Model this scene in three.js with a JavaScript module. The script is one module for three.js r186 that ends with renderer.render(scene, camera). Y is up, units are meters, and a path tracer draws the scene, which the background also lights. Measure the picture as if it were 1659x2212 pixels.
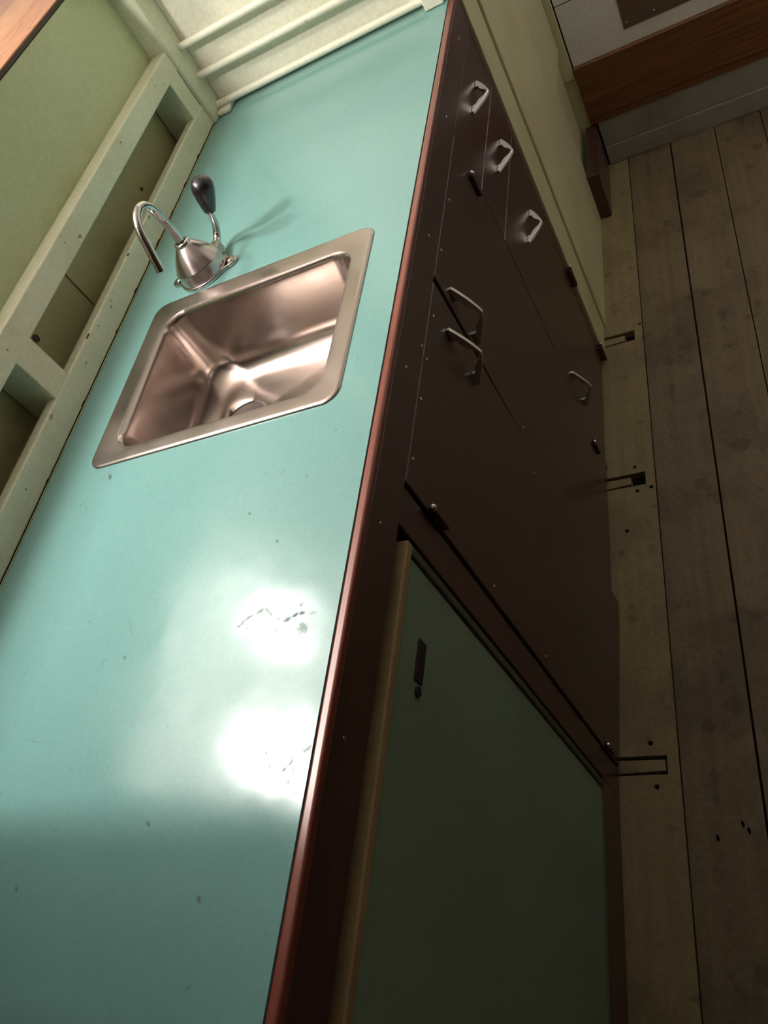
import * as THREE from 'three';
import { RoundedBoxGeometry } from 'three/addons/geometries/RoundedBoxGeometry.js';
import { mergeGeometries } from 'three/addons/utils/BufferGeometryUtils.js';

// ------------------------------------------------------------------ camera, exposure, lights
const scene = new THREE.Scene();
scene.background = new THREE.Color(0x000000);
const camera = new THREE.PerspectiveCamera(63.7305, 1659 / 2212, 0.02, 20);
{
  const m = new THREE.Matrix4().makeBasis(
    new THREE.Vector3(0.87822465, -0.46153323, -0.1253337),
    new THREE.Vector3(0.18318542, 0.56671434, -0.80329195),
    new THREE.Vector3(0.44177433, 0.68251149, 0.58224866));
  camera.quaternion.setFromRotationMatrix(m);
  camera.position.set(0.36271788, 1.43212625, 1.53528466);
}
const renderer = new THREE.WebGLRenderer({ antialias: true });
renderer.toneMapping = THREE.LinearToneMapping;
renderer.toneMappingExposure = 1.0;
renderer.shadowMap.enabled = true;
const LAMPS = [   // [x, y, z, candela]: two globe lamps under the cabin top, outside the frame to the left, and one on the far wall
  [-0.79, 1.80, 0.63, 1.15],
  [-0.68, 1.80, 0.98, 2.1],
  [0.34, 1.50, -0.78, 0.17],    // small lamp on the far wall: gives the glints on the far handles and on the worktop edge
];
const LAMP_TINT = 0xfff8f2;

// ------------------------------------------------------------------ seeded noise and textures
function rng(seed) { let a = seed >>> 0; return () => { a = (a + 0x6D2B79F5) | 0; let t = Math.imul(a ^ (a >>> 15), 1 | a); t = (t + Math.imul(t ^ (t >>> 7), 61 | t)) ^ t; return ((t ^ (t >>> 14)) >>> 0) / 4294967296; }; }
const rand = rng(77);
const LAT = new Float32Array(65536); { const r = rng(5); for (let i = 0; i < 65536; i++) LAT[i] = r(); }
function vn(x, y, px, py, s) {            // value noise that repeats after px, py cells
  const xi = Math.floor(x), yi = Math.floor(y), fx = x - xi, fy = y - yi;
  const u = fx * fx * (3 - 2 * fx), v = fy * fy * (3 - 2 * fy);
  const w = (i, j) => LAT[((((i % px) + px) % px) * 131 + (((j % py) + py) % py) * 7919 + s * 4421) & 65535];
  return (w(xi, yi) * (1 - u) + w(xi + 1, yi) * u) * (1 - v) + (w(xi, yi + 1) * (1 - u) + w(xi + 1, yi + 1) * u) * v;
}
function fbm(u, v, fx, fy, oct, s) { let a = 0.5, t = 0, n = 0; for (let o = 0; o < oct; o++) { t += a * vn(u * fx, v * fy, fx, fy, s + o); n += a; a *= 0.5; fx *= 2; fy *= 2; } return t / n; }
const clamp = (x, a = 0, b = 1) => Math.min(b, Math.max(a, x));
const sm = (a, b, x) => { const t = clamp((x - a) / (b - a)); return t * t * (3 - 2 * t); };
const dither = rng(4242);
function tex(w, h, fn, srgb = true, size = null) {
  const d = new Uint8Array(w * h * 4);
  for (let j = 0; j < h; j++) for (let i = 0; i < w; i++) {
    const c = fn((i + 0.5) / w, (j + 0.5) / h), k = (j * w + i) * 4, q = dither();
    if (typeof c === 'number') d[k] = d[k + 1] = d[k + 2] = clamp(c + q, 0, 255);
    else { d[k] = clamp(c[0] + q, 0, 255); d[k + 1] = clamp(c[1] + q, 0, 255); d[k + 2] = clamp(c[2] + q, 0, 255); }
    d[k + 3] = 255;
  }
  const t = new THREE.DataTexture(d, w, h, THREE.RGBAFormat);
  t.wrapS = t.wrapT = THREE.RepeatWrapping; t.magFilter = THREE.LinearFilter; t.minFilter = THREE.LinearMipmapLinearFilter; t.generateMipmaps = true;
  if (srgb) t.colorSpace = THREE.SRGBColorSpace;
  if (size) t.repeat.set(1 / size[0], 1 / size[1]);
  t.needsUpdate = true;
  return t;
}
const mix3 = (a, b, t) => [a[0] + (b[0] - a[0]) * t, a[1] + (b[1] - a[1]) * t, a[2] + (b[2] - a[2]) * t];

// old gloss paint: mottled, with small dark flecks and yellowed patches
function paintMap(base, stain, seed, flecks = 1) {
  return tex(512, 512, (u, v) => {
    const m = fbm(u, v, 4, 4, 4, seed), f = fbm(u, v, 48, 48, 2, seed + 9), g = fbm(u, v, 90, 90, 1, seed + 13);
    let c = mix3(base, stain, 0.55 * sm(0.45, 0.8, m));
    c = c.map(x => x * (0.97 + 0.05 * g));
    const fl = sm(0.84, 0.92, f) * flecks * sm(0.5, 0.68, m);
    return mix3(c, [70, 62, 40], fl * 0.6);
  }, true, [0.45, 0.45]);
}
// straight-grained wood; grain runs along u
function woodMap(dark, light, seed, size = [0.6, 0.16], contrast = 1) {
  return tex(512, 512, (u, v) => {
    const warp = (fbm(u, v, 3, 3, 3, seed) - 0.5) * 0.16;
    const g = fbm(u, v + warp, 3, 40, 3, seed + 3), p = fbm(u, v, 10, 220, 1, seed + 7);
    const t = clamp(0.5 + contrast * (1.4 * (g - 0.5) + 0.35 * (p - 0.5)));
    return mix3(dark, light, t);
  }, true, size);
}

const M = {};
const phys = o => new THREE.MeshPhysicalMaterial(o);
const std = o => new THREE.MeshStandardMaterial(o);
M.cream = std({ map: paintMap([218, 222, 196], [206, 205, 172], 11), roughness: 0.42 });
M.creamWhite = std({ map: paintMap([232, 232, 212], [216, 213, 180], 23, 0.6), roughness: 0.45 });
M.greenCream = std({ map: paintMap([184, 196, 154], [168, 174, 130], 31, 0.3), roughness: 0.5 });
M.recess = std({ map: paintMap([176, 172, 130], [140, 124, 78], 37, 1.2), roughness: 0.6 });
M.creamPanel = std({ map: paintMap([212, 208, 168], [198, 192, 146], 41, 0.25), roughness: 0.38 });
M.mahogany = phys({ map: woodMap([46, 18, 13], [76, 35, 26], 51), roughness: 0.4, clearcoat: 0.75, clearcoatRoughness: 0.3 });
M.mahoganyRed = phys({ map: woodMap([104, 44, 32], [138, 68, 50], 57), roughness: 0.38, clearcoat: 0.5, clearcoatRoughness: 0.3 });
M.beam = phys({ map: woodMap([88, 54, 28], [126, 80, 44], 61, [0.7, 0.22], 1.2), roughness: 0.4, clearcoat: 0.3, clearcoatRoughness: 0.3 });
M.ledge = phys({
  map: tex(512, 512, (u, v) => {
    const w = fbm(u, v, 3, 4, 3, 71), r = Math.sin((v * 9 + w * 7) * Math.PI * 2) * 0.5 + 0.5, k = fbm(u, v, 2, 3, 2, 77);
    return mix3(mix3([154, 84, 42], [208, 138, 82], r * 0.55 + 0.25), [222, 162, 104], sm(0.5, 0.75, k) * 0.6);
  }, true, [0.5, 0.3]), roughness: 0.3, clearcoat: 0.8, clearcoatRoughness: 0.15 });
M.edgeDark = std({ map: woodMap([46, 30, 20], [70, 46, 30], 73), roughness: 0.6 });
M.floor = std({ map: tex(1024, 512, (u, v) => {
  const g = fbm(u, v, 3, 36, 3, 81), m = fbm(u, v, 6, 3, 4, 85), s = fbm(u, v, 22, 14, 3, 89), f = fbm(u, v, 150, 75, 1, 93);
  let c = mix3([112, 97, 73], [134, 117, 89], g);
  c = mix3(c, [94, 79, 60], 0.55 * sm(0.5, 0.75, m));
  c = mix3(c, [70, 58, 44], 0.4 * sm(0.68, 0.84, s));
  return c.map(x => x * (0.93 + 0.12 * f));
}, true, [0.9, 0.45]), roughness: 0.62 });
M.floorPale = std({ map: tex(1024, 512, (u, v) => {
  const g = fbm(u, v, 3, 36, 3, 101), m = fbm(u, v, 8, 4, 4, 105), s = fbm(u, v, 26, 16, 3, 109), f = fbm(u, v, 150, 75, 1, 93);
  let c = mix3([136, 122, 86], [153, 138, 101], g);
  c = mix3(c, [120, 104, 76], 0.5 * sm(0.52, 0.75, m));
  c = mix3(c, [78, 66, 46], 0.4 * sm(0.7, 0.86, s));
  return c.map(x => x * (0.94 + 0.1 * f));
}, true, [0.9, 0.45]), roughness: 0.6 });
M.dark = std({ color: 0x0e0b08, roughness: 0.9 });
M.grime = std({ map: woodMap([52, 42, 26], [92, 78, 50], 117), roughness: 0.85 });
M.nail = std({ color: 0x8d8a62, roughness: 0.7 });
M.steel = phys({ color: 0xccc1bb, metalness: 1, roughness: 1,
  roughnessMap: tex(512, 256, (u, v) => 58 + 8 * (fbm(u, v, 4, 90, 2, 121) - 0.5) + 18 * (fbm(u, v, 6, 6, 3, 127) - 0.5), false, [0.3, 0.1]) });
M.steelRim = phys({ color: 0xb9afaa, metalness: 1, roughness: 1,
  roughnessMap: tex(512, 512, (u, v) => 84 + 44 * (fbm(u, v, 5, 5, 3, 131) - 0.5), false, [0.2, 0.2]) });
M.chrome = phys({ color: 0xd8d4d2, metalness: 1, roughness: 0.13 });
M.chromeSoft = phys({ color: 0xc8c0be, metalness: 1, roughness: 0.24 });
M.handle = phys({ color: 0xe6e4de, metalness: 0.82, roughness: 0.34 });
M.knob = phys({ color: 0x17141a, roughness: 0.32, clearcoat: 0.4, clearcoatRoughness: 0.2 });
M.fridge = phys({ map: paintMap([134, 166, 138], [124, 154, 124], 141, 0.15), roughness: 0.5 });
M.fridgeTrim = std({ map: paintMap([84, 88, 72], [70, 70, 54], 147, 0.6), roughness: 0.5 });
M.fridgeTop = std({ map: paintMap([172, 150, 110], [140, 120, 82], 149, 0.6), roughness: 0.5 });
M.platePlastic = std({ map: tex(256, 128, (u, v) => { const m = fbm(u, v, 14, 8, 3, 151); return mix3([22, 22, 16], [58, 44, 30], sm(0.45, 0.75, m)); }, true, [0.05, 0.025]), roughness: 0.5 });
M.baseDirty = std({ map: paintMap([152, 148, 138], [120, 112, 98], 181, 0.8), roughness: 0.6 });
M.panelling = phys({ map: woodMap([52, 32, 22], [84, 54, 38], 187), roughness: 0.45 });
M.plate = std({ color: 0x6b5648, roughness: 0.5 });
M.wallPaint = std({ map: paintMap([230, 230, 226], [220, 218, 208], 157, 0.2), roughness: 0.6 });
M.globe = std({ color: 0xffffff, emissive: LAMP_TINT, emissiveIntensity: 12, roughness: 0.4 });
M.brass = phys({ color: 0xb08d57, metalness: 1, roughness: 0.3 });

// laminate of the worktop, with the nicks, scratches and scuffs the photograph shows at their places (x, z in metres)
const CT = { x0: -0.5, x1: 0.0, z0: -0.06, z1: 1.96 };
const MARKS = [];   // x, z, half-length, half-width, angle, strength
{
  const r = rng(9);
  const add = (...a) => MARKS.push(a);
  add(-0.374, 0.952, 0.006, 0.003, 1.0, 0.85);
  const stroke = (pts, w, k) => { for (let i = 0; i < pts.length - 1; i++) { const [x, z] = pts[i], [X, Z] = pts[i + 1], L = Math.hypot(X - x, Z - z); add((x + X) / 2, (z + Z) / 2, L * 0.62, w * (0.7 + 0.6 * r()), Math.atan2(Z - z, X - x), k * (0.7 + 0.5 * r())); } };
  stroke([[-0.1073, 1.1995], [-0.1002, 1.1909], [-0.0898, 1.1866], [-0.0806, 1.1822]], 0.0022, 0.5);
  stroke([[-0.0806, 1.1822], [-0.0687, 1.1926], [-0.0572, 1.1984]], 0.0018, 0.4);
  stroke([[-0.0561, 1.1991], [-0.0478, 1.1961], [-0.0411, 1.1933], [-0.0346, 1.1938]], 0.0024, 0.7);
  stroke([[-0.0385, 1.211], [-0.028, 1.2065]], 0.0065, 0.5); stroke([[-0.0412, 1.1862], [-0.0392, 1.1818]], 0.0016, 0.5); stroke([[-0.0309, 1.1953], [-0.0223, 1.1947]], 0.0014, 0.35);
  stroke([[-0.0451, 1.3198], [-0.0426, 1.3192]], 0.0015, 0.6); stroke([[-0.0381, 1.3332], [-0.0375, 1.3288]], 0.002, 0.6); stroke([[-0.0251, 1.336], [-0.0201, 1.3315], [-0.017, 1.3262]], 0.0018, 0.6); stroke([[-0.0312, 1.3254], [-0.0343, 1.3308]], 0.0016, 0.35);
  stroke([[-0.001, 1.316], [-0.0082, 1.3211], [-0.0132, 1.3318], [-0.0154, 1.3407], [-0.0189, 1.3477]], 0.0022, 0.45);
  for (const [x, z] of [[-0.13, 1.064], [-0.085, 1.107], [-0.241, 1.213], [-0.148, 1.373], [-0.276, 1.425], [-0.077, 1.428]]) add(x, z, 0.0035, 0.0015, 0.8, 0.75);
  for (let i = 0; i < 55; i++) add(-0.48 + 0.47 * r(), 0.02 + 1.6 * r(), 0.0012 + 0.004 * r() * r(), 0.0007 + 0.0008 * r(), r() * 6.3, 0.15 + 0.4 * r());
  for (let i = 0; i < 18; i++) add(-0.46 + 0.45 * r(), 0.05 + 1.5 * r(), 0.006 + 0.012 * r(), 0.0005, r() * 6.3, 0.25 + 0.2 * r());
}
function markAt(x, z) {
  let k = 0;
  for (const [mx, mz, l, w, a, s] of MARKS) {
    const dx = x - mx, dz = z - mz; if (Math.abs(dx) > l * 1.6 + 2 * w || Math.abs(dz) > l * 1.6 + 2 * w) continue;
    const c = Math.cos(a), n = Math.sin(a), p = (dx * c + dz * n) / l, q = (-dx * n + dz * c) / w, d = p * p + q * q + 1.1 * (vn(x * 420, z * 420, 997, 997, 7) - 0.35) + 0.5 * (vn(x * 1100, z * 1100, 997, 997, 8) - 0.5);
    if (d < 1.6) k = Math.max(k, s * (1 - sm(0.0, 1.6, d)));
  }
  return k;
}
M.laminate = phys({ specularIntensity: 0.8,
  map: tex(512, 2048, (u, v) => {
    const x = CT.x0 + u * 0.5, z = CT.z0 + v * 2.02;
    const m = fbm(u, v, 5, 20, 4, 161), g = fbm(u, v, 200, 800, 1, 167);
    let c = mix3([115, 162, 159], [121, 167, 163], m).map(t => t * (0.985 + 0.03 * g));
    return mix3(c, [52, 68, 64], 0.95 * markAt(x, z));
  }),
  bumpMap: (() => { const w = 256, h = 1024, d = new Float32Array(w * h * 4); for (let j = 0; j < h; j++) for (let i = 0; i < w; i++) { const k = (j * w + i) * 4; d[k] = d[k + 1] = d[k + 2] = 0.6 * fbm((i + 0.5) / w, (j + 0.5) / h, 6, 22, 2, 177) + 0.4 * fbm((i + 0.5) / w, (j + 0.5) / h, 15, 56, 2, 191); d[k + 3] = 1; }
    const t = new THREE.DataTexture(d, w, h, THREE.RGBAFormat, THREE.FloatType); t.wrapS = t.wrapT = THREE.RepeatWrapping; t.magFilter = t.minFilter = THREE.LinearFilter; t.needsUpdate = true; return t; })(), bumpScale: 0.0008,
  roughness: 1, roughnessMap: tex(512, 2048, (u, v) => 46 + 30 * (fbm(u, v, 4, 16, 3, 171) - 0.5) + 8 * (fbm(u, v, 40, 160, 2, 173) - 0.5) + 105 * markAt(CT.x0 + u * 0.5, CT.z0 + v * 2.02), false),
});

// ------------------------------------------------------------------ geometry helpers
function planar(geo, grain = 'z') {        // uv in metres, u along the grain
  const g = geo.index ? geo.toNonIndexed() : geo, p = g.attributes.position, n = g.attributes.normal, uv = new Float32Array(p.count * 2);
  const ax = ['x', 'y', 'z'], gi = ax.indexOf(grain);
  for (let i = 0; i < p.count; i += 3) {
    const nn = [0, 1, 2].map(a => Math.abs(n.getComponent(i, a) + n.getComponent(i + 1, a) + n.getComponent(i + 2, a)));
    const d = nn.indexOf(Math.max(...nn)); let a = [0, 1, 2].filter(k => k !== d);
    if (a[1] === gi) a = [a[1], a[0]];
    for (let k = 0; k < 3; k++) { uv[(i + k) * 2] = p.getComponent(i + k, a[0]); uv[(i + k) * 2 + 1] = p.getComponent(i + k, a[1]); }
  }
  g.setAttribute('uv', new THREE.BufferAttribute(uv, 2));
  return g;
}
function bx(x0, x1, y0, y1, z0, z1, r = 0.0015, grain = 'z', seg = 1) {
  const w = x1 - x0, h = y1 - y0, d = z1 - z0, q = Math.min(r, w / 2.1, h / 2.1, d / 2.1);
  const g = new RoundedBoxGeometry(w, h, d, seg, q); g.translate((x0 + x1) / 2, (y0 + y1) / 2, (z0 + z1) / 2);
  return planar(g, grain);
}
function plan(shape, y0, thick, bevel = 0, grain = 'z') {  // shape drawn in (x, -z), raised along y
  const g = new THREE.ExtrudeGeometry(shape, { depth: thick - 2 * bevel, bevelEnabled: bevel > 0, bevelSize: bevel, bevelThickness: bevel, bevelOffset: -bevel, bevelSegments: 2, curveSegments: 16 });
  g.translate(0, 0, bevel); g.rotateX(-Math.PI / 2); g.translate(0, y0, 0);
  return planar(g, grain);
}
const rectPath = (P, x0, x1, z0, z1) => { P.moveTo(x0, -z0); P.lineTo(x0, -z1); P.lineTo(x1, -z1); P.lineTo(x1, -z0); P.closePath(); return P; };
function rrPath(P, x0, x1, z0, z1, r) {
  const a = -z1, b = -z0;
  P.moveTo(x0 + r, a); P.lineTo(x1 - r, a); P.absarc(x1 - r, a + r, r, -Math.PI / 2, 0, false); P.lineTo(x1, b - r); P.absarc(x1 - r, b - r, r, 0, Math.PI / 2, false);
  P.lineTo(x0 + r, b); P.absarc(x0 + r, b - r, r, Math.PI / 2, Math.PI, false); P.lineTo(x0, a + r); P.absarc(x0 + r, a + r, r, Math.PI, Math.PI * 1.5, false);
  return P;
}
const used = {};
const numbered = n => { used[n] = (used[n] ?? -1) + 1; return used[n] ? `${n}_${String(used[n]).padStart(3, '0')}` : n; };
function finish(o) { o.traverse(c => { if (c.isMesh) { c.castShadow = true; c.receiveShadow = true; } }); return o; }
function thing(name, label, category, pos = [0, 0, 0], group) {
  const o = new THREE.Group(); o.name = numbered(name); o.position.set(...pos); scene.add(o);
  o.userData = { label, category }; if (group) o.userData.group = group;
  return o;
}
function struct(name) { const o = new THREE.Group(); o.name = name; o.userData = { kind: 'structure' }; scene.add(o); return o; }
// a part: geometry given in world coordinates, moved into its parent's frame
function part(name, geo, mat, parent, label) {
  let g = Array.isArray(geo) ? mergeGeometries(geo.map(q => q.index ? q.toNonIndexed() : q)) : geo;
  const o = new THREE.Mesh(g, mat); o.name = name; o.castShadow = o.receiveShadow = true;
  parent.updateWorldMatrix(true, false);
  g.applyMatrix4(new THREE.Matrix4().copy(parent.matrixWorld).invert());
  parent.add(o); if (label) o.userData.label = label;
  return o;
}
function structMesh(name, geo, mat) { const o = new THREE.Mesh(geo, mat); o.name = name; o.castShadow = o.receiveShadow = true; o.userData = { kind: 'structure' }; scene.add(o); return o; }
const V = (x, y, z) => new THREE.Vector3(x, y, z);
function tube(pts, r, n = 48, seg = 16) { return new THREE.TubeGeometry(new THREE.CatmullRomCurve3(pts.map(p => V(...p)), false, 'centripetal'), n, r, seg, false).toNonIndexed(); }
function cap(p, r, dir) { const g = new THREE.CylinderGeometry(r, r, 0.0006, 20).toNonIndexed(); g.applyQuaternion(new THREE.Quaternion().setFromUnitVectors(V(0, 1, 0), V(...dir).normalize())); g.translate(...p); return g; }
function lathe(prof, x, z, n = 48) { const g = new THREE.LatheGeometry(prof.map(p => new THREE.Vector2(p[0], p[1])), n); g.translate(x, 0, z); return g.toNonIndexed(); }

// ------------------------------------------------------------------ the room
const FAR = -0.87, NEAR = 2.6, RIGHT = 0.97, TOP = 1.93, HULL = -1.0;
// floor: planks running away from the camera; the one along the cabinet has slots and screw holes
{
  const f = struct('floor');
  part('subfloor', bx(-1.05, RIGHT + 0.05, -0.08, -0.021, FAR - 0.05, NEAR + 0.05), M.dark, f);
  const edges = [-0.1, 0.1075, 0.230, 0.3525, 0.474, 0.597, 0.72, 0.842, RIGHT];
  for (let i = 0; i < edges.length - 1; i++) {
    const gap = i === 1 ? 0.0018 : 0.001, gl = i === 0 ? 0 : (i === 2 ? 0.0018 : 0.0009);
    const s = rectPath(new THREE.Shape(), edges[i] + gl, edges[i + 1] - gap, FAR, NEAR);
    if (i === 0) {
      for (const [a, b] of [[-0.103, -0.068], [0.352, 0.386], [0.984, 1.017]]) s.holes.push(rectPath(new THREE.Path(), -0.02, 0.086, a, b));
      for (const [x, z] of [[0.065, 0.334], [0.067, 0.401], [0.097, 0.397], [0.041, 0.501], [0.060, 0.961], [0.066, 1.038], [0.100, -0.121]]) { const h = new THREE.Path(); h.absarc(x, -z, 0.0042, 0, Math.PI * 2, true); s.holes.push(h); }
    }
    if (i === 1) for (const [x, z] of [[0.155, 1.123], [0.195, 1.102], [0.203, 1.112]]) { const h = new THREE.Path(); h.absellipse(x, -z, 0.0022, 0.005, 0, Math.PI * 2, true, 0.2); s.holes.push(h); }
    part('floor_plank', plan(s, -0.02 + (i % 3) * 0.0004, 0.02, 0.0012), i === 0 ? M.floorPale : M.floor, f);
  }
  // wooden keys lying in the slots
  for (const [a, b, n] of [[-0.097, -0.073, 0.062], [0.3575, 0.381, 0.055], [0.9885, 1.013, 0.083]]) {
    const s = new THREE.Shape(); s.moveTo(-0.01, -a); s.lineTo(-0.01, -b); s.lineTo(n, -b + 0.003); s.lineTo(n, -a - 0.002); s.closePath();
    part('slot_key', plan(s, -0.021, 0.0185, 0.001, 'x'), M.floorPale, f);
  }
}
// ceiling, near wall, right wall, cabin side above the ledge
structMesh('ceiling', bx(HULL - 0.06, RIGHT + 0.06, TOP, TOP + 0.05, FAR - 0.06, NEAR + 0.06), M.wallPaint);
structMesh('wall_near', bx(HULL - 0.06, RIGHT + 0.06, -0.02, TOP, NEAR, NEAR + 0.05), M.panelling);
{ // right wall: white boards at the far end, dark panelling beside the photographer
  const w = struct('wall_right');
  part('painted_board', bx(RIGHT, RIGHT + 0.05, -0.02, TOP, FAR, 0.35), M.wallPaint, w);
  part('panelling', bx(RIGHT, RIGHT + 0.05, -0.02, TOP, 0.352, NEAR, 0.0015, 'y'), M.panelling, w);
}
{ // far wall: painted boards above a varnished beam
  const w = struct('wall_far');
  part('backing', bx(HULL - 0.06, RIGHT, -0.02, TOP, FAR - 0.06, FAR - 0.012), M.grime, w);
  part('wall_board', bx(0.038, RIGHT, 0.30, 0.4875, FAR - 0.012, FAR, 0.0015, 'x'), M.wallPaint, w);
  part('wall_board', bx(0.038, RIGHT, 0.4905, 0.90, FAR - 0.012, FAR, 0.0015, 'x'), M.wallPaint, w);
  part('wall_board', bx(HULL, RIGHT, 0.903, TOP, FAR - 0.012, FAR, 0.0015, 'x'), M.wallPaint, w);
  part('corner_board', bx(-0.03, 0.0365, 0.0, 0.289, FAR - 0.012, FAR - 0.003, 0.001, 'y'), M.creamPanel, w);
  part('corner_strip', bx(-0.005, 0.034, 0.29, 0.90, FAR - 0.012, FAR + 0.004, 0.002, 'y'), M.creamPanel, w);
}
{
  const b = struct('baseboard_far');
  part('board', bx(0.054, RIGHT, 0.06, 0.142, FAR - 0.012, FAR + 0.004, 0.002, 'x'), M.baseDirty, b);
  part('bottom_strip', bx(0.054, RIGHT, 0.0, 0.06, FAR - 0.012, FAR + 0.010, 0.003, 'x'), M.baseDirty, b);
}
{ // left wall: cabin side, wall under the ledge, framing with open pockets above the worktop
  const w = struct('wall_left');
  part('cabin_side', bx(HULL - 0.05, HULL, 0, TOP, FAR, NEAR), M.wallPaint, w);
  part('lower_panel', bx(-0.56, -0.528, 1.05, 1.2305, -0.06, NEAR, 0.001, 'z'), M.greenCream, w);
  part('pocket_back', bx(-0.575, -0.556, 0.60, 1.05, -0.06, 0.569, 0.001), M.recess, w);
  part('pocket_back', bx(-0.575, -0.557, 0.60, 1.05, 0.5715, 1.2, 0.001), M.recess, w);
  part('pocket_back', bx(-0.575, -0.556, 0.60, 1.05, 1.2025, NEAR, 0.001), M.recess, w);
  part('pocket_floor', bx(-0.557, -0.512, 0.925, 0.941, 0.03, NEAR, 0.002), M.recess, w);
  part('upper_rail', bx(-0.528, -0.494, 1.031, 1.069, 0.04, NEAR, 0.003, 'z', 2), M.cream, w);
  part('lower_rail', bx(-0.513, -0.494, 0.9208, 0.9615, 0.04, NEAR, 0.003, 'z', 2), M.cream, w);
  for (const z of [0.045, 0.768, 1.49, 2.21]) part('stud_block', bx(-0.555, -0.4945, 0.938, 1.034, z, z + 0.048, 0.002, 'y'), M.cream, w);
  const disc = (x, y, z, q) => { const g = new THREE.CylinderGeometry(q, q, 0.0012, 14).toNonIndexed(); g.rotateZ(Math.PI / 2); g.translate(x, y, z); return g; };
  for (const [y, z, q] of [[1.057, 0.328, 0.0018], [1.040, 0.556, 0.0026], [1.05, 0.81, 0.0014], [0.952, 0.602, 0.0013], [0.948, 0.612, 0.0018], [0.953, 0.66, 0.0012], [0.945, 0.73, 0.0016], [0.944, 0.96, 0.0014]]) part('nail_head', disc(-0.4940, y, z, q), M.nail, w);
  for (const [y, z, l] of [[0.9235, 0.16, 0.010], [0.9228, 0.25, 0.016], [0.9226, 0.335, 0.012], [0.9232, 0.42, 0.020], [0.9226, 0.47, 0.009], [0.9230, 0.545, 0.014], [0.9226, 0.64, 0.010], [0.9228, 0.79, 0.013], [0.9226, 0.93, 0.009], [0.9604, 0.50, 0.008], [0.9606, 0.69, 0.012]]) { const g = disc(-0.49415, 0, 0, 1); g.scale(1, 0.0011, l / 2); g.translate(-0.0, y, z); part('paint_chip', g, M.grime, w); }
  part('knot_hole', disc(-0.5558, 0.995, 0.706, 0.006), M.edgeDark, w); part('knot_hole', disc(-0.5552, 0.958, 0.278, 0.003), M.edgeDark, w);
  part('sealant_bead', bx(-0.4938, -0.4915, 0.9200, 0.9208, 0.05, NEAR, 0.0003), M.recess, w);
}
// corner post at the far end
structMesh('trim_1', bx(-0.548, -0.487, 0.9205, 1.6, -0.064, 0.042, 0.003, 'y', 2), M.cream);

structMesh('trim_2', bx(-0.532, -0.497, 1.2402, TOP, 0.085, 0.15, 0.003, 'y', 2), M.cream);   // frame standing on the ledge, above the picture: it shades the left end of the rack

// varnished ledge above the wall
{
  const t = thing('wooden_ledge', 'varnished orange wooden ledge with swirling grain, high on the left wall', 'ledge', [-0.76, 1.231, 0.45]);
  part('top_board', bx(HULL + 0.002, -0.530, 1.2310, 1.240, -0.3, 1.238, 0.0015), M.ledge, t);
  part('front_edge', bx(-0.530, -0.527, 1.2315, 1.2385, -0.3, 1.238, 0.001), M.edgeDark, t);
}

// ------------------------------------------------------------------ worktop
{
  const t = thing('countertop', 'long teal laminate worktop with a reddish wooden front edge and a sink let in', 'countertop', [-0.25, 0.9, 0.95]);
  const s = rectPath(new THREE.Shape(), -0.493, -0.0005, -0.056, 1.95);
  s.holes.push(rrPath(new THREE.Path(), -0.402, -0.066, 0.636, 0.914, 0.03));
  const g = plan(s, 0.9095, 0.0105, 0);
  const p = g.attributes.position, uv = g.attributes.uv;
  for (let i = 0; i < p.count; i++) uv.setXY(i, (p.getX(i) - CT.x0) / 0.5, (p.getZ(i) - CT.z0) / 2.02);
  part('laminate_top', g, M.laminate, t);
  part('front_edging', bx(0, 0.0105, 0.9095, 0.9198, -0.036, 1.95, 0.003, 'z', 3), M.mahoganyRed, t, 'reddish worn wooden edging');
}

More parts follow.
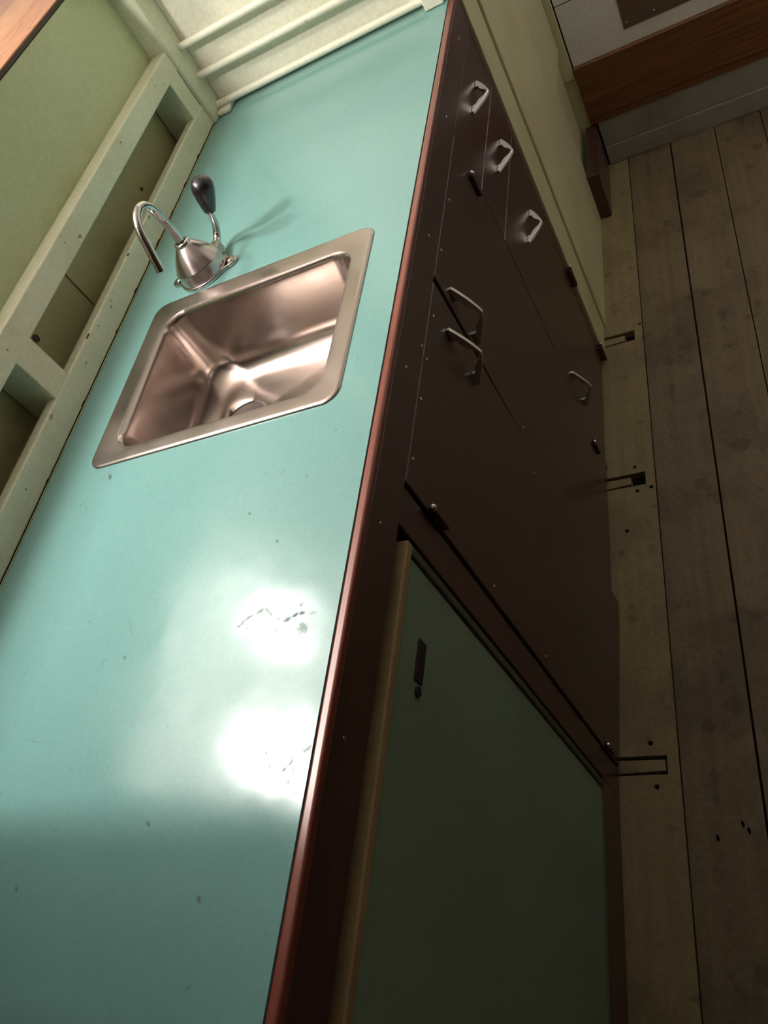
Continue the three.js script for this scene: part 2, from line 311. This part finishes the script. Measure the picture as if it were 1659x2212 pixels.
// ------------------------------------------------------------------ sink
{
  const t = thing('sink', 'square brushed stainless steel sink basin set into the teal worktop', 'sink', [-0.235, 0.81, 0.775]);
  // rim: flat flange with a rolled outer edge
  const F = { x0: -0.421, x1: -0.049, z0: 0.616, z1: 0.932 }, O = { x0: -0.388, x1: -0.078, z0: 0.650, z1: 0.905 };
  const loop = (x0, x1, z0, z1, r, n = 16) => { const o = []; const c = [[x1 - r, z1 - r, 0], [x0 + r, z1 - r, 1], [x0 + r, z0 + r, 2], [x1 - r, z0 + r, 3]]; for (const [cx, cz, q] of c) for (let k = 0; k <= n; k++) { const a = (q + k / n) * Math.PI / 2; o.push([cx + r * Math.cos(a), cz + r * Math.sin(a)]); } return o; };
  const skin = (rings) => {   // rings of equal length: [[x,z]..], y
    const P = [], I = []; const n = rings[0].l.length;
    rings.forEach(({ l, y }) => l.forEach(([x, z]) => P.push(x, y, z)));
    for (let j = 0; j < rings.length - 1; j++) for (let i = 0; i < n; i++) { const a = j * n + i, b = j * n + (i + 1) % n, c = a + n, d = b + n; I.push(a, b, c, b, d, c); }
    const g = new THREE.BufferGeometry(); g.setAttribute('position', new THREE.Float32BufferAttribute(P, 3)); g.setIndex(I); g.computeVertexNormals();
    const N = g.clone(); N.setAttribute('uv', new THREE.Float32BufferAttribute(new Float32Array(P.length / 3 * 2), 2));
    return N;
  };
  const ins = (B, d, r) => loop(B.x0 + d, B.x1 - d, B.z0 + d, B.z1 - d, r);
  const rim = skin([
    { l: ins(F, 0, 0.022), y: 0.9202 }, { l: ins(F, 0.0004, 0.022), y: 0.9216 }, { l: ins(F, 0.0022, 0.0215), y: 0.9228 }, { l: ins(F, 0.005, 0.021), y: 0.9231 },
    { l: ins(F, 0.012, 0.022), y: 0.9226 }, { l: ins(O, -0.006, 0.032), y: 0.9222 }, { l: ins(O, -0.002, 0.033), y: 0.9212 }]);
  part('rim', planar(rim, 'z'), M.steelRim, t);
  const D = 0.793, rings = [{ l: ins(O, -0.002, 0.033), y: 0.9212 }, { l: ins(O, 0.0008, 0.033), y: 0.918 }, { l: ins(O, 0.002, 0.033), y: 0.912 }];
  for (let k = 1; k <= 6; k++) { const f = k / 6; rings.push({ l: ins(O, 0.002 + 0.004 * f, 0.033 + 0.008 * f), y: 0.912 - (0.912 - D - 0.042) * f }); }
  for (let k = 1; k <= 10; k++) { const a = k / 10 * Math.PI / 2; rings.push({ l: ins(O, 0.006 + 0.036 * (1 - Math.cos(a)), 0.041 + 0.004 * Math.sin(a)), y: D + 0.004 + 0.038 * (1 - Math.sin(a)) }); }
  // floor with a dished seat for the waste: blend to a circle
  const DC = [-0.310, 0.768], last = rings[rings.length - 1].l;
  const ang = last.map(([x, z]) => Math.atan2(z - DC[1], x - DC[0]));
  const circ = r => ang.map(a => [DC[0] + r * Math.cos(a), DC[1] + r * Math.sin(a)]);
  const c0 = circ(0.041);
  for (const f of [0.35, 0.7]) rings.push({ l: last.map((p, i) => [p[0] + (c0[i][0] - p[0]) * f, p[1] + (c0[i][1] - p[1]) * f]), y: D + 0.004 * (1 - f) });
  rings.push({ l: c0, y: D - 0.0015 }, { l: circ(0.039), y: D - 0.0035 }, { l: circ(0.012), y: D - 0.006 });
  part('basin', planar(skin(rings), 'x'), M.steel, t);
  const dr = part('drain', lathe([[0.010, D - 0.006], [0.0115, D - 0.0035], [0.016, D - 0.0025], [0.034, D - 0.0015], [0.0375, D + 0.0005], [0.0385, D - 0.002]], ...DC), M.chromeSoft, t);
  part('drain_hole', (() => { const g = new THREE.CylinderGeometry(0.0108, 0.0108, 0.002, 28).toNonIndexed(); g.translate(DC[0], D - 0.0055, DC[1]); return g; })(), M.dark, dr);
}

// ------------------------------------------------------------------ hand pump
{
  const B = [-0.345, 0.571], t = thing('hand_pump', 'chrome galley hand pump with hooked spout and black-knobbed lever, behind the sink', 'pump', [B[0], 0.92, B[1]]);
  // flange: oval foot with two screw lugs
  const s = new THREE.Shape(); s.absellipse(B[0], -B[1], 0.041, 0.041, 0, Math.PI * 2, false, 0);
  const lug = (dx, dz) => { const q = new THREE.Shape(); q.absarc(B[0] + dx, -(B[1] + dz), 0.0115, 0, Math.PI * 2, false); return plan(q, 0.92, 0.0055, 0.0015); };
  const neck = (sx) => { const q = new THREE.Shape(); const x0 = B[0] + sx * 0.02, x1 = B[0] + sx * 0.047; q.moveTo(x0, -(B[1] - 0.028)); q.lineTo(x1, -(B[1] - 0.011)); q.lineTo(x1, -(B[1] + 0.011)); q.lineTo(x0, -(B[1] + 0.028)); q.closePath(); return plan(q, 0.92, 0.0055, 0.0015); };
  part('flange', [plan(s, 0.92, 0.006, 0.0018), lug(0.047, 0), lug(-0.047, 0), neck(1), neck(-1)], M.chromeSoft, t);
  for (const sx of [1, -1]) part('screw', (() => { const g = new THREE.SphereGeometry(0.0052, 16, 8, 0, Math.PI * 2, 0, Math.PI / 2).toNonIndexed(); g.scale(1, 0.55, 1); g.translate(B[0] + sx * 0.048, 0.9253, B[1]); return g; })(), M.chrome, t);
  part('body', lathe([[0.038, 0.9255], [0.0375, 0.93], [0.0362, 0.942], [0.0358, 0.9435], [0.0349, 0.9442], [0.030, 0.953], [0.0235, 0.962], [0.0165, 0.9705], [0.0125, 0.9745]], ...B), M.chromeSoft, t);
  part('collar', lathe([[0.0128, 0.9735], [0.0128, 0.978], [0.0115, 0.9795], [0.0075, 0.98]], ...B), M.chrome, t);
  const sp = [[-0.345, 0.977, 0.571], [-0.345, 1.0, 0.5712], [-0.345, 1.026, 0.573], [-0.345, 1.044, 0.578], [-0.345, 1.0545, 0.588], [-0.345, 1.0575, 0.602], [-0.345, 1.0535, 0.6165], [-0.345, 1.043, 0.628], [-0.345, 1.021, 0.638], [-0.345, 0.989, 0.650]];
  part('spout', [tube(sp, 0.0062, 90, 20), cap([-0.345, 0.9889, 0.65], 0.0061, [0, -0.032, 0.012])], M.chrome, t);
  const lv = [[-0.340, 0.934, 0.562], [-0.331, 0.9352, 0.553], [-0.326, 0.9365, 0.538], [-0.3245, 0.939, 0.523], [-0.322, 0.946, 0.5165], [-0.315, 0.958, 0.5175], [-0.300, 0.988, 0.5285]];
  const lever = part('lever', tube(lv, 0.0058, 60, 18), M.chrome, t);
  // knob: swelling black grip along the lever's end
  const a = V(-0.302, 0.984, 0.527), b = V(-0.2845, 1.026, 0.5295), d = b.clone().sub(a), L = d.length();
  const kn = new THREE.LatheGeometry([[0, 0], [0.0075, 0], [0.0092, 0.001], [0.0115, 0.010], [0.0145, L * 0.5], [0.0165, L * 0.78], [0.0160, L * 0.95], [0.0125, L * 1.1], [0.006, L * 1.17], [0, L * 1.185]].map(p => new THREE.Vector2(...p)), 36).toNonIndexed();
  kn.applyQuaternion(new THREE.Quaternion().setFromUnitVectors(V(0, 1, 0), d.clone().normalize())); kn.translate(a.x, a.y, a.z);
  part('knob', kn, M.knob, lever, 'black pear-shaped knob');
  part('pivot_lug', bx(-0.334, -0.314, 0.926, 0.944, 0.533, 0.556, 0.004, 'z', 3), M.chromeSoft, t);
}

// ------------------------------------------------------------------ cabinet
function handleGeo() {
  const s = new THREE.Shape();
  s.moveTo(-0.052, 0); s.lineTo(-0.052, 0.0035); s.quadraticCurveTo(-0.024, 0.0205, -0.001, 0.0275); s.lineTo(0.001, 0.0275); s.quadraticCurveTo(0.024, 0.0205, 0.052, 0.0035); s.lineTo(0.052, 0);
  s.lineTo(0.031, 0); s.lineTo(0.030, 0.0055); s.quadraticCurveTo(0.018, 0.0075, 0.011, 0.0165); s.quadraticCurveTo(0.006, 0.0215, 0, 0.0225); s.quadraticCurveTo(-0.006, 0.0215, -0.011, 0.0165); s.quadraticCurveTo(-0.018, 0.0075, -0.030, 0.0055); s.lineTo(-0.031, 0); s.closePath();
  const g = new THREE.ExtrudeGeometry(s, { depth: 0.0036, bevelEnabled: true, bevelSize: 0.0009, bevelThickness: 0.0012, bevelOffset: -0.0009, bevelSegments: 2, curveSegments: 12 });
  g.translate(0, 0, -0.0018); return g;
}
const HG = handleGeo();
function handleAt(y, z, x, vertical) {
  const g = HG.clone();
  g.applyMatrix4(vertical ? new THREE.Matrix4().makeBasis(V(0, 1, 0), V(1, 0, 0), V(0, 0, -1)) : new THREE.Matrix4().makeBasis(V(0, 0, 1), V(1, 0, 0), V(0, 1, 0)));
  g.translate(x, y, z); return g;
}
const screwGeo = (x, y, z, r = 0.0028) => { const g = new THREE.SphereGeometry(r, 10, 6).toNonIndexed(); g.scale(0.35, 1, 1); g.translate(x, y, z); return g; };
{
  const t = thing('galley_cabinet', 'dark brown varnished galley cabinet with three drawers and doors under the teal worktop', 'cabinet', [-0.24, 0, 0.9]);
  const FX = 0.003;   // plane of the face frame
  part('back_board', bx(-0.03, -0.018, 0.0, 0.85, -0.034, 1.062, 0.001, 'y'), M.mahogany, t);
  part('top_rail', bx(-0.018, 0.0085, 0.853, 0.9090, -0.034, 1.95, 0.002, 'z', 2), M.mahogany, t);
  part('stile', bx(-0.018, 0.0058, 0.0, 0.853, 0.3132, 0.3268, 0.001, 'y'), M.mahogany, t);
  part('stile', bx(-0.018, FX, 0.0, 0.853, 1.0043, 1.054, 0.002, 'y'), M.mahogany, t);
  part('stile', bx(-0.018, FX, 0.0, 0.853, 1.70, 1.95, 0.002, 'y'), M.mahogany, t);
  part('plinth', bx(-0.022, FX, 0.0, 0.105, 1.054, 1.70, 0.003, 'z'), M.mahogany, t);
  part('end_panel', bx(-0.5, -0.031, 0.0, 0.9, -0.0345, -0.0325, 0.0005, 'y'), M.mahogany, t);
  const DX = 0.0065;
  for (const [y0, y1, hy] of [[0.7425, 0.8515, 0.803], [0.6385, 0.7407, 0.687], [0.374, 0.6368, 0.529]]) {
    const d = part('drawer', bx(-0.018, DX, y0, y1, -0.031, 0.3128, 0.0022, 'z', 2), M.mahogany, t);
    part('handle', handleAt(hy, 0.131, DX, false), M.handle, d);
  }
  { // low door under the drawers
    const d = part('door', bx(-0.018, 0.0045, 0.012, 0.370, -0.031, 0.3125, 0.002, 'y', 2), M.mahogany, t);
    part('handle', handleAt(0.208, 0.268, 0.0045, true), M.handle, d);
    for (const y of [0.275, 0.030]) part('hinge', [bx(FX - 0.003, 0.0165, y - 0.034, y + 0.014, -0.0348, -0.022, 0.003, 'y', 2)], M.mahogany, d);
    for (const y of [0.293, 0.048]) part('hinge_pin', (() => { const g = new THREE.SphereGeometry(0.004, 12, 8).toNonIndexed(); g.translate(0.0145, y, -0.0308); return g; })(), M.chrome, d);
  }
  const hinge = (parent, y, z, x) => {
    const f = new THREE.SphereGeometry(0.0048, 14, 10).toNonIndexed(); f.translate(x + 0.005, y + 0.021, z);
    const c = new THREE.CylinderGeometry(0.0034, 0.0034, 0.038, 12).toNonIndexed(); c.translate(x + 0.004, y, z);
    part('hinge', [planar(c, 'y'), bx(x, x + 0.0025, y - 0.018, y + 0.018, z - 0.012, z + 0.004, 0.001, 'y')], M.mahogany, parent);
    part('hinge_pin', f, M.chrome, parent);
  };
  { // far door of the pair
    const d = part('door', bx(-0.018, DX, 0.012, 0.850, 0.3272, 0.6640, 0.0022, 'y', 2), M.mahogany, t);
    part('handle', handleAt(0.757, 0.642, DX, true), M.handle, d);
    hinge(d, 0.770, 0.345, DX); hinge(d, 0.10, 0.345, DX);
    for (const [y, z] of [[0.841, 0.60], [0.838, 0.48], [0.52, 0.645], [0.33, 0.66], [0.15, 0.655]]) part('screw', screwGeo(DX, y, z), M.chromeSoft, d);
  }
  { // near door of the pair, hung a little proud at its free edge
    const warp = g => { const p = g.attributes.position; for (let i = 0; i < p.count; i++) p.setX(i, p.getX(i) + 0.013 * (1 - p.getY(i) / 0.85) * (1.003 - p.getZ(i)) / 0.328); return g; };
    const d = part('door', warp(bx(-0.016, DX, 0.008, 0.850, 0.6745, 1.0025, 0.0022, 'y', 2)), M.mahogany, t);
    part('handle', warp(handleAt(0.752, 0.718, DX, true)), M.handle, d);
    hinge(d, 0.772, 0.9985, DX); hinge(d, 0.075, 0.9985, DX);
    for (const [y, z] of [[0.838, 0.73], [0.84, 0.81], [0.841, 0.876], [0.84, 0.965], [0.48, 0.71], [0.60, 0.985], [0.40, 0.985]]) part('screw', warp(screwGeo(DX, y, z)), M.chromeSoft, d);
  }
  for (const [y, z] of [[0.885, 0.868], [0.858, 0.806], [0.887, 1.084], [0.891, 1.30], [0.880, 0.62], [0.882, 0.33], [0.882, 0.08]]) part('screw', screwGeo(0.0085, y, z, 0.0026), M.chromeSoft, t);
}

// ------------------------------------------------------------------ refrigerator
{
  const t = thing('refrigerator', 'built-in refrigerator with a flat grey-green door, under the near end of the worktop', 'refrigerator', [-0.22, 0.11, 1.38]);
  part('body', bx(-0.46, -0.022, 0.11, 0.846, 1.062, 1.695, 0.004, 'y'), M.fridgeTrim, t);
  const X = 0.012, y0 = 0.122, y1 = 0.838, z0 = 1.070, z1 = 1.685, w = 0.012;
  const d = part('door', bx(-0.02, X - 0.003, y0 + w, y1 - w, z0 + w, z1 - w, 0.002, 'z', 2), M.fridge, t);
  part('door_trim', bx(-0.02, X, y1 - w, y1, z0, z1, 0.0025, 'z', 2), M.fridgeTop, d, 'worn beige top trim');
  part('door_trim', bx(-0.02, X, y0, y0 + w, z0, z1, 0.0025, 'z', 2), M.fridgeTrim, d);
  part('door_trim', bx(-0.02, X, y0 + w, y1 - w, z0, z0 + w, 0.0025, 'y', 2), M.fridgeTrim, d);
  part('door_trim', bx(-0.02, X, y0 + w, y1 - w, z1 - w, z1, 0.0025, 'y', 2), M.fridgeTrim, d);
  part('badge', bx(X - 0.003, X - 0.001, 0.772, 0.789, 1.156, 1.200, 0.0008, 'z'), M.platePlastic, d, 'dark blank name badge');
  part('lock', (() => { const g = new THREE.CylinderGeometry(0.005, 0.0055, 0.003, 20).toNonIndexed(); g.rotateZ(-Math.PI / 2); g.translate(X - 0.0018, 0.779, 1.2095); return g; })(), M.platePlastic, d);
}

// ------------------------------------------------------------------ cream locker beyond the cabinet
{
  const t = thing('locker', 'cream painted board locker standing past the drawers at the far end of the cabinet', 'locker', [-0.25, 0, -0.34]);
  part('stile', bx(-0.02, 0.012, 0, 0.905, -0.143, -0.0355, 0.002, 'y', 2), M.creamPanel, t);
  part('front_board', bx(-0.02, 0.0175, 0, 0.905, -0.616, -0.1445, 0.002, 'y', 2), M.creamPanel, t);
  part('front_board', bx(-0.02, 0.0155, 0.385, 0.905, -0.858, -0.620, 0.002, 'y', 2), M.creamPanel, t);
  part('front_board', bx(-0.02, 0.002, 0.0, 0.383, -0.858, -0.620, 0.002, 'y', 2), M.creamPanel, t);
  part('side', bx(-0.545, -0.02, 0, 0.9, -0.075, -0.055, 0.002, 'y'), M.creamPanel, t);
  part('top', bx(-0.545, 0.0175, 0.905, 0.92, -0.858, -0.058, 0.002, 'x'), M.creamPanel, t);
}
// low brown plinth block between locker and far wall
{
  const t = thing('wooden_step', 'low dark brown wooden step block in the corner below the orange beam', 'step', [0.027, 0, -0.74]);
  part('front', bx(0.0185, 0.05, 0, 0.142, -0.862, -0.606, 0.003, 'z', 2), M.mahogany, t);
}
{
  const t = thing('wooden_beam', 'orange-brown varnished beam running along the foot of the white far wall', 'beam', [0.66, 0.14, FAR]);
  part('beam_face', bx(0.036, RIGHT - 0.002, 0.165, 0.321, FAR - 0.011, FAR + 0.016, 0.003, 'x', 2), M.beam, t);
  part('beam_lower_edge', bx(0.036, RIGHT - 0.002, 0.1425, 0.1645, FAR - 0.011, FAR + 0.010, 0.003, 'x', 2), M.beam, t);
}
{
  const t = thing('wall_plate', 'brown rectangular plate screwed to the white far wall above the beam', 'plate', [0.34, 0.36, FAR]);
  part('plate', bx(0.190, 0.50, 0.362, 0.62, FAR + 0.0003, FAR + 0.003, 0.001, 'x'), M.plate, t);
  for (const [x, y] of [[0.200, 0.377], [0.271, 0.377], [0.342, 0.377], [0.413, 0.377], [0.2, 0.45], [0.2, 0.53]]) part('screw', (() => { const g = new THREE.SphereGeometry(0.0035, 12, 8).toNonIndexed(); g.scale(1, 1, 0.4); g.translate(x, y, FAR + 0.0032); return g; })(), M.chromeSoft, t);
}

// ------------------------------------------------------------------ rod rack at the far end of the worktop
{
  const t = thing('rod_rack', 'white painted rack of round rods across the far end of the teal worktop', 'rack', [-0.24, 0.92, -0.02]);
  part('back_panel', bx(-0.4868, 0.0, 0.921, 1.6, -0.05, -0.017, 0.001, 'x'), M.creamWhite, t);
  part('post', bx(-0.042, -0.006, 0.9205, 1.6, -0.0168, 0.016, 0.003, 'y', 2), M.creamWhite, t);
  part('corner_block', bx(-0.4868, -0.458, 0.9203, 0.929, -0.03, 0.024, 0.003, 'x', 2), M.creamWhite, t);
  for (const y of [0.935, 0.995, 1.0525]) {
    const g = new THREE.CylinderGeometry(0.0068, 0.0068, 0.446, 18).toNonIndexed(); g.rotateZ(Math.PI / 2); g.translate(-0.2645, y, 0);
    part('rod', planar(g, 'x'), M.creamWhite, t);
  }
}

// ------------------------------------------------------------------ outside the frame: overhead locker and lamps
{
  const t = thing('overhead_locker', 'overhead locker hanging above the near end of the worktop', 'locker', [-0.6, 1.2, 1.7]);
  part('case', bx(HULL, -0.225, 1.24, TOP, 1.242, NEAR, 0.004), M.mahogany, t);
  part('bottom', bx(-0.522, -0.222, 1.2, 1.24, 1.242, NEAR, 0.004), M.mahogany, t);
}
const lampLabels = ['round white globe lamp under the ceiling, nearer the far wall', 'round white globe lamp under the ceiling, nearer the overhead locker', 'small white globe lamp on the far wall above the brown plate'];
LAMPS.forEach(([x, y, z, cd], i) => {
  const wall = i === 2, foot = wall ? [x, y, FAR] : [x, TOP, z];
  const t = wall ? thing('wall_lamp', lampLabels[i], 'lamp', foot) : thing('globe_lamp', lampLabels[i], 'lamp', foot, 'ceiling globe lamps');
  const h = wall ? z - FAR - 0.026 : TOP - y - 0.035, R = wall ? 0.04 : 0.05;
  const b = new THREE.CylinderGeometry(0.032, 0.038, h, 28).toNonIndexed();
  if (wall) { b.rotateX(Math.PI / 2); b.translate(x, y, FAR + h / 2); } else b.translate(x, TOP - h / 2, z);
  part('base', b, M.brass, t);
  const g = new THREE.SphereGeometry(R, 32, 20).toNonIndexed(); g.translate(x, y, z);
  part('globe', g, M.globe, t).castShadow = false;
  const L = new THREE.PointLight(LAMP_TINT, cd, 0, 2); L.position.set(x - foot[0], y - foot[1], z - foot[2]); L.castShadow = true; L.shadow.radius = R / 0.02; L.shadow.mapSize.set(2048, 2048); L.shadow.bias = -0.0005;
  t.add(L);
});

finish(scene);
scene.traverse(o => { if (o.name === 'globe') o.castShadow = false; });
renderer.render(scene, camera);
